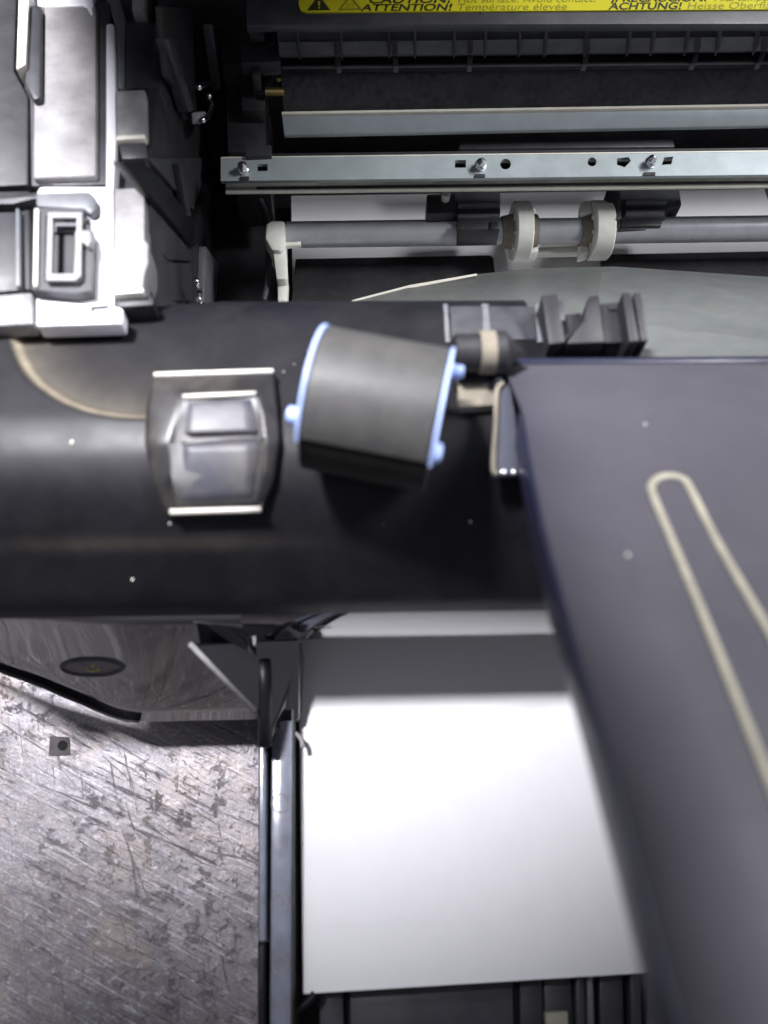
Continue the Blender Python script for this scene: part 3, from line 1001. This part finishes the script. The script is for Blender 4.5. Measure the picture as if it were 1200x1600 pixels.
def on_fascia(x, y, lift=0.0):
    h = bvh.ray_cast(CAM, ray(x, y).normalized())
    return h[0] + (h[1] if h[1].dot(ray(x, y)) < 0 else -h[1]) * lift


# oval power button
T36 = [2 * math.pi * k / 36 for k in range(36)]
fn = Vector((0, -0.6, 0.8))
ov = [on_fascia(145 + 47 * math.cos(t), 1041 + 12.5 * math.sin(t), 0.0002) for t in T36]
pb = from_bm('power_button', bm_tube(ov, 0.0009, n=10, closed=True, upv=fn, flat=0.5), M['black'], PR, smooth=True)
bm = bmesh.new()
cv = bm.verts.new(on_fascia(145, 1041, 0.0004))
rv_ = [bm.verts.new(on_fascia(145 + 44 * math.cos(t), 1041 + 11 * math.sin(t), 0.0002)) for t in T36]
for k in range(36):
    bm.faces.new((cv, rv_[k], rv_[(k + 1) % 36]))
from_bm('button_lens', bm, M['lens'], pb, smooth=True)
for pts, r in (([(136, 1042), (139, 1046), (146, 1047), (153, 1046), (156, 1042)], .00025), ([(146, 1036), (146, 1041)], .0003)):
    tube('power_symbol', [on_fascia(x, y, 0.0004) for x, y in smooth_path(pts, 4)], r, M['symbol'], pb, n=6)

# ---- brackets behind the beam at the hinge
bk = prism('hinge_bracket', [(846, 460), (872, 458), (884, 534), (858, 538)], 0.124, 0.014, M['black'], PR, bev=0.0006)
prism('bracket_web', [(872, 492), (908, 488), (912, 508), (884, 532), (876, 532)], 0.119, 0.008, M['black'], bk, bev=0.0004)
prism('bracket_fin', [(920, 462), (936, 460), (946, 534), (908, 536), (884, 536), (912, 500)], 0.124, 0.012, M['black'], bk, bev=0.0006)
prism('bracket_base', [(934, 474), (978, 470), (986, 534), (944, 536)], 0.120, 0.01, M['black'], bk, bev=0.0006)
prism('bracket_fin', [(972, 456), (986, 456), (1000, 532), (984, 534)], 0.126, 0.014, M['black'], bk, bev=0.0006)
prism('bracket_fin', [(990, 456), (1002, 456), (1014, 532), (1002, 533)], 0.125, 0.014, M['black'], bk, bev=0.0006)
prism('bracket_slot', [(950, 478), (976, 476), (970, 484), (952, 484)], 0.1206, 0.0006, M['black'], bk, bev=0)
prism('bracket_fin', [(872, 468), (880, 468), (884, 500), (876, 502)], 0.124, 0.01, M['dark'], bk, bev=0.0004)

# ------------------------------------------------------------------ hinged output cover
P0 = Z(812, 620, 0.134)
sl_ = math.radians(22.7)
pn = Vector((0.0, math.sin(sl_), math.cos(sl_)))
left_edge = [(818, 640), (832, 720), (853, 820), (893, 965), (943, 1130), (1000, 1335), (1062, 1560), (1110, 1730)]
face = [PL(x, y, P0, pn) for x, y in left_edge]
tb = [Vector((0.30, face[-1].y, 0)), Vector((0.30, face[0].y, 0))]
for p in tb:
    p.z = P0.z - ((p.x - P0.x) * pn.x + (p.y - P0.y) * pn.y) / pn.z
ya, za = face[0].y, face[0].z
rollp = []
yy, zz = ya, za
for k in range(21):
    t = k / 20
    ang = sl_ * (1 - t) + math.radians(38) * t
    rollp.append(Vector((face[0].x - 0.0015 * t, yy, zz)))
    yy += 0.00125 * math.cos(ang)
    zz -= 0.00125 * math.sin(ang)
dense = [Vector(p) for p in smooth_path([tuple(p) for p in face], 6)]
rowsL = rollp[::-1] + dense[1:]
bm = bmesh.new()
cols = []
for k in range(9):
    u = (k / 8) ** 1.3
    cols.append([bm.verts.new(Vector((p.x + (0.30 - p.x) * u, p.y, p.z))) for p in rowsL])
for A, B in zip(cols[:-1], cols[1:]):
    for i in range(len(rowsL) - 1):
        bm.faces.new((A[i], A[i + 1], B[i + 1], B[i]))
cover = from_bm('output_cover', bm, M['panel'], PR, smooth=True)
rm = cover.modifiers.new('thickness', 'SOLIDIFY')
rm.thickness = 0.0025
rm.offset = -1 if cover.data.polygons[0].normal.z > 0 else 1
ring = [rollp, [Vector((0.30, p.y, p.z)) for p in rollp]]
tube('cover_rim', [ring[0][-1] + Vector((0, 0.001, -0.0015)), ring[1][-1] + Vector((0, 0.001, -0.0015))], 0.0018, M['skirt'], cover, n=12)
# side skirt
sk_in = [p - pn * 0.0008 + Vector((0.0002, 0, 0)) for p in face]
bm = bm_prism([p + Vector((0.002, 0, 0)) for p in sk_in] + [p - Vector((0.0012, 0, 0)) for p in sk_in[::-1]],
              [p + Vector((0.002, 0, 0)) - pn * 0.010 for p in sk_in] + [p - Vector((0.0012, 0, 0)) - pn * 0.010 for p in sk_in[::-1]])
from_bm('cover_skirt', bm, M['skirt'], cover, bev=0.0004)
# pale stadium ridge
st = smooth_path([(1420, 1765), (1330, 1538), (1200, 1216), (1110, 990), (1050, 845), (1022, 778), (1017, 760), (1026, 748), (1045, 743), (1064, 747), (1078, 762), (1120, 846), (1200, 985), (1290, 1145), (1420, 1380)], 6)
tube('stadium_ridge', [PL(x, y, P0 + pn * 0.0001, pn) for x, y in st], 0.00095, M['ridge'], cover, n=10, flat=0.5, upv=pn)

# hinge pin, collar and lever
hp = Z(708, 552, 0.131)
hax = Vector((1, 0.02, 0))
pin = lathe('hinge_pin', [(0, 0.0044), (0.0005, 0.005), (0.0085, 0.005), (0.0086, 0.0036), (0.0108, 0.0036), (0.0109, 0.0056), (0.0135, 0.0056), (0.0165, 0.0022), (0.018, 0.0006)], hp, hax, M['black'], PR, n=30)
lathe('hinge_collar', [(0.0068, 0.0052), (0.0068, 0.0056), (0.0108, 0.0056), (0.0108, 0.0045)], hp, hax, M['dust'], pin, n=30)
prism('hinge_seat', [(716, 596), (778, 594), (780, 632), (716, 636)], 0.124, 0.004, M['dust'], pin, bev=0.0008)
prism('hinge_seat', [(712, 574), (762, 572), (764, 596), (712, 598)], 0.1245, 0.006, M['black'], pin, bev=0.0008)
lv = prism('hinge_lever', [(772, 586), (796, 592), (806, 650), (812, 738), (770, 740), (774, 660)], 0.126, 0.003, M['lever'], PR, bev=0.0006)
tube('lever_edge', [Z(x, y, 0.1268) for x, y in smooth_path([(786, 598), (776, 612), (775, 660), (771, 730), (778, 740)], 5)], 0.0007, M['dust'], lv, n=8)
for x in (789, 804):
    prism('lever_rivet', circ(x, 736, 4, 4, 12), 0.1268, 0.001, M['bright'], lv, bev=0.0002)

# flecks of dust on the beam and the cover
for x, y, r in ((112, 691, 4.5), (207, 905, 3.5), (735, 815, 3.0), (265, 818, 2.5)):
    p = on_beam(x, y, 0.0001)
    fk = bmesh.new()
    bmesh.ops.create_icosphere(fk, subdivisions=1, radius=r * 0.00014)
    bmesh.ops.scale(fk, vec=(0.8, 1.2, 0.5), verts=fk.verts[:])
    bmesh.ops.translate(fk, vec=p, verts=fk.verts[:])
    from_bm('dust_fleck', fk, M['edge'], beam, smooth=True)
for x, y, r in ((1008, 663, 2.8), (981, 867, 3.6)):
    p = PL(x, y, P0 + pn * 0.0001, pn) if y > 640 else PL(x, y, P0 + pn * 0.0005, pn)
    fk = bmesh.new()
    bmesh.ops.create_icosphere(fk, subdivisions=1, radius=r * 0.00012)
    bmesh.ops.scale(fk, vec=(0.9, 1.2, 0.5), verts=fk.verts[:])
    bmesh.ops.translate(fk, vec=p, verts=fk.verts[:])
    from_bm('dust_fleck', fk, M['edge'], cover, smooth=True)

# ------------------------------------------------------------------ paper tray
tray = prism('paper_tray', [(404, 1000), (1450, 960), (1450, 1700), (402, 1700)], 0.018, 0.014, M['beam'], PR, bev=0.0008)
prism('outer_rail', [(405, 1100), (416, 1100), (415, 1471), (404, 1471)], 0.040, 0.034, M['rail'], tray, bev=0.0006)
prism('outer_rail', [(405, 1476), (414, 1476), (413, 1700), (402, 1700)], 0.039, 0.033, M['beam'], tray, bev=0.0006)
prism('rail_groove', [(415, 1090), (424, 1090), (422, 1700), (413, 1700)], 0.024, 0.018, M['black'], tray, bev=0.0003)
rl = prism('inner_rail', [(425, 1060), (457, 1060), (455, 1700), (421, 1700)], 0.036, 0.03, M['rail'], PR, bev=0.0005)
for y in (1255, 1412, 1506):
    for k in range(1):
        pts = [Z(437 + 12.5 * math.cos(t), y + 14 * math.sin(t), 0.0361) for t in [2 * math.pi * i / 28 for i in range(28)]]
        from_bm('ejector_mark', bm_tube(pts, 0.00022, n=6, closed=True), M['grey'], rl, smooth=True)
prism('rail_ridge', [(456, 960), (460, 960), (458, 1700), (454, 1700)], 0.038, 0.02, M['black'], tray, bev=0.0004)
prism('rail_wall', [(460, 990), (468, 990), (467, 1700), (459, 1700)], 0.027, 0.012, M['beam'], tray, bev=0.0004)
tube('paper_hook', [Z(x, y, .036) for x, y in smooth_path([(456, 1146), (463, 1147), (471, 1156), (473, 1168)], 5)], 0.0008, M['grey'], tray, n=8)
tube('paper_hook', [Z(x, y, .030) for x, y in smooth_path([(462, 1578), (470, 1574), (484, 1562), (492, 1552)], 5)], 0.0011, M['beam'], tray, n=8)
for x0_, x1_, zt, mt in ((498, 534, .022, 'dark'), (546, 800, .021, 'dark'), (812, 846, .022, 'black'), (850, 892, .0205, 'dark'), (900, 912, .024, 'dark'), (918, 926, .025, 'mid'), (936, 972, .022, 'dark'), (985, 1000, .025, 'dark'), (1010, 1030, .024, 'mid')):
    prism('tray_rib', [(x0_, 1500), (x1_, 1500), (x1_ + 6, 1690), (x0_ + 2, 1690)], zt, 0.006, M[mt], tray, bev=0.0005)
prism('tray_stop', [(852, 1582), (888, 1580), (890, 1640), (856, 1640)], 0.0235, 0.004, M['ridge'], tray, bev=0.0006)
# cheek at the left mouth of the tray
ck = prism('tray_cheek', [(298, 1004), (470, 1000), (468, 1124), (440, 1132), (415, 1172), (398, 1108)], [.076, .050, .036, .036, .042, .052], 0.03, M['wall'], PR, bev=0.0006)
tube('cheek_edge', [Z(x, y, z) for x, y, z in ((297, 1006, .0762), (345, 1056, .065), (398, 1110, .0525))], 0.0008, M['grey'], ck, n=8)
tube('cheek_rib', [Z(x, y, z) for x, y, z in ((412, 1030, .056), (414, 1080, .052), (414, 1165, .044))], 0.0022, M['beam'], ck, n=10)

# ------------------------------------------------------------------ paper
fl, bl = Z(474, 1553, 0.030), Z(455, 306, 0.030)
frd = (Z(1012, 1520, 0.030) - fl).normalized()
W = 0.216
brd = (Z(1150, 296, 0.03) - bl).normalized()
n_x, n_y = 14, 40


def sheet(name, y_front, z, th, wave):
    fl_ = Z(474, y_front, 0.030)
    fr_d = frd
    bm = bmesh.new()
    T, Bt = [], []
    for j in range(n_y + 1):
        v = j / n_y
        l = fl_.lerp(bl, v)
        d = fr_d.lerp(brd, v).normalized()
        rowt, rowb = [], []
        for i in range(n_x + 1):
            u = i / n_x
            p = l + d * (W * u)
            zz = z + wave * (math.sin(u * 5 + 1) * 0.5 + math.sin(v * 7)) * (1 - v)
            rowt.append(bm.verts.new((p.x, p.y, zz)))
            rowb.append(bm.verts.new((p.x, p.y, zz - th)))
        T.append(rowt)
        Bt.append(rowb)
    for j in range(n_y):
        for i in range(n_x):
            bm.faces.new((T[j][i], T[j][i + 1], T[j + 1][i + 1], T[j + 1][i]))
            bm.faces.new((Bt[j][i], Bt[j + 1][i], Bt[j + 1][i + 1], Bt[j][i + 1]))
    for j in range(n_y):
        bm.faces.new((T[j][0], T[j + 1][0], Bt[j + 1][0], Bt[j][0]))
        bm.faces.new((T[j][-1], Bt[j][-1], Bt[j + 1][-1], T[j + 1][-1]))
    for i in range(n_x):
        bm.faces.new((T[0][i], Bt[0][i], Bt[0][i + 1], T[0][i + 1]))
        bm.faces.new((T[-1][i], T[-1][i + 1], Bt[-1][i + 1], Bt[-1][i]))
    return from_bm(name, bm, M['paper'], None, smooth=False)


s1 = sheet('paper_stack', 1553, 0.0298, 0.004, 0.0)
s1['label'] = 'stack of blank white paper whose front edge sticks out in the tray'
s1['category'] = 'paper'
s2 = sheet('paper_sheet', 1452, 0.0300, 0.0001, 0.0)
s2['label'] = 'topmost white sheet pushed further into the printer on the stack'
s2['category'] = 'paper'

# ------------------------------------------------------------------ loose pickup roller lying on the beam
c_l, c_r = (494, 624), (684, 660)
rr = 0.0178
base = on_beam(590, 640)
cz = beam_z(base.y) + rr
for _ in range(20):
    cz = 0.5 * cz + 0.5 * (beam_z(Z(590, 641, cz).y) + rr * 1.02)
A_ = Z(c_l[0], c_l[1], cz)
B_ = Z(c_r[0], c_r[1], cz)
rax = (B_ - A_).normalized()
RL = (B_ - A_).length
RO = empty('pickup_roller', (A_ + B_) / 2 - Vector((0, 0, rr)))
RO['label'] = 'loose grey rubber pickup roller with light blue end flanges on the beam'
RO['category'] = 'roller'
up_r = Vector((0, 0, 1)) - rax * rax.z
s_ = rax.cross(Vector((0, 0, 1))).normalized()
# angles: 0 = towards s_ , 90deg = up ; sector of rubber leaves the lower front open
SA, SB = math.radians(-5), math.radians(245)
front_is_s = s_.y < 0
fr_dir = s_ if front_is_s else -s_
a0 = math.radians(28) if front_is_s else math.radians(-70)
a1 = a0 + math.radians(222)
prof_r = [(0.0002, rr - 0.001), (0.0002, rr - 0.0003), (0.0006, rr)] + [(0.0008 + (RL - 0.0016) * k / 120, rr - (0.00005 if k % 2 else 0.0)) for k in range(1, 120)] + [(RL - 0.0006, rr), (RL - 0.0002, rr - 0.0003), (RL - 0.0002, rr - 0.001)]
lathe('rubber_tread', prof_r, A_, rax, M['rubber'], RO, n=64, a0=a0, a1=a1)
core = lathe('roller_core', [(0.0, 0.004), (0.0, rr * 0.965), (RL, rr * 0.965), (RL, 0.004)], A_, rax, M['hole'], RO, n=48)
for d0, d1 in ((-0.0008, 0.0), (RL, RL + 0.0008)):
    lathe('end_flange', [(d0, 0.004), (d0, rr * 1.02), (d1, rr * 1.02), (d1, 0.004)], A_, rax, M['blue'], RO, n=64, a0=a0 - 0.05, a1=a1 + 0.05)
lathe('axle_stub', [(-0.0062, 0.0012), (-0.0058, 0.0022), (-0.001, 0.0024)], A_ + fr_dir * 0.005 + Vector((0, 0, -0.001)), rax, M['blue'], RO, n=20)
lathe('axle_stub', [(RL + 0.0009, 0.0024), (RL + 0.0022, 0.0022), (RL + 0.0026, 0.0012)], A_ + fr_dir * 0.0128 + Vector((0, 0, 0.0085)), rax, M['blue'], RO, n=20)
lathe('axle_stub', [(RL + 0.0009, 0.0017), (RL + 0.0035, 0.0015), (RL + 0.0038, 0.001)], A_ - fr_dir * 0.010 + Vector((0, 0, 0.008)), rax, M['blue'], RO, n=20)
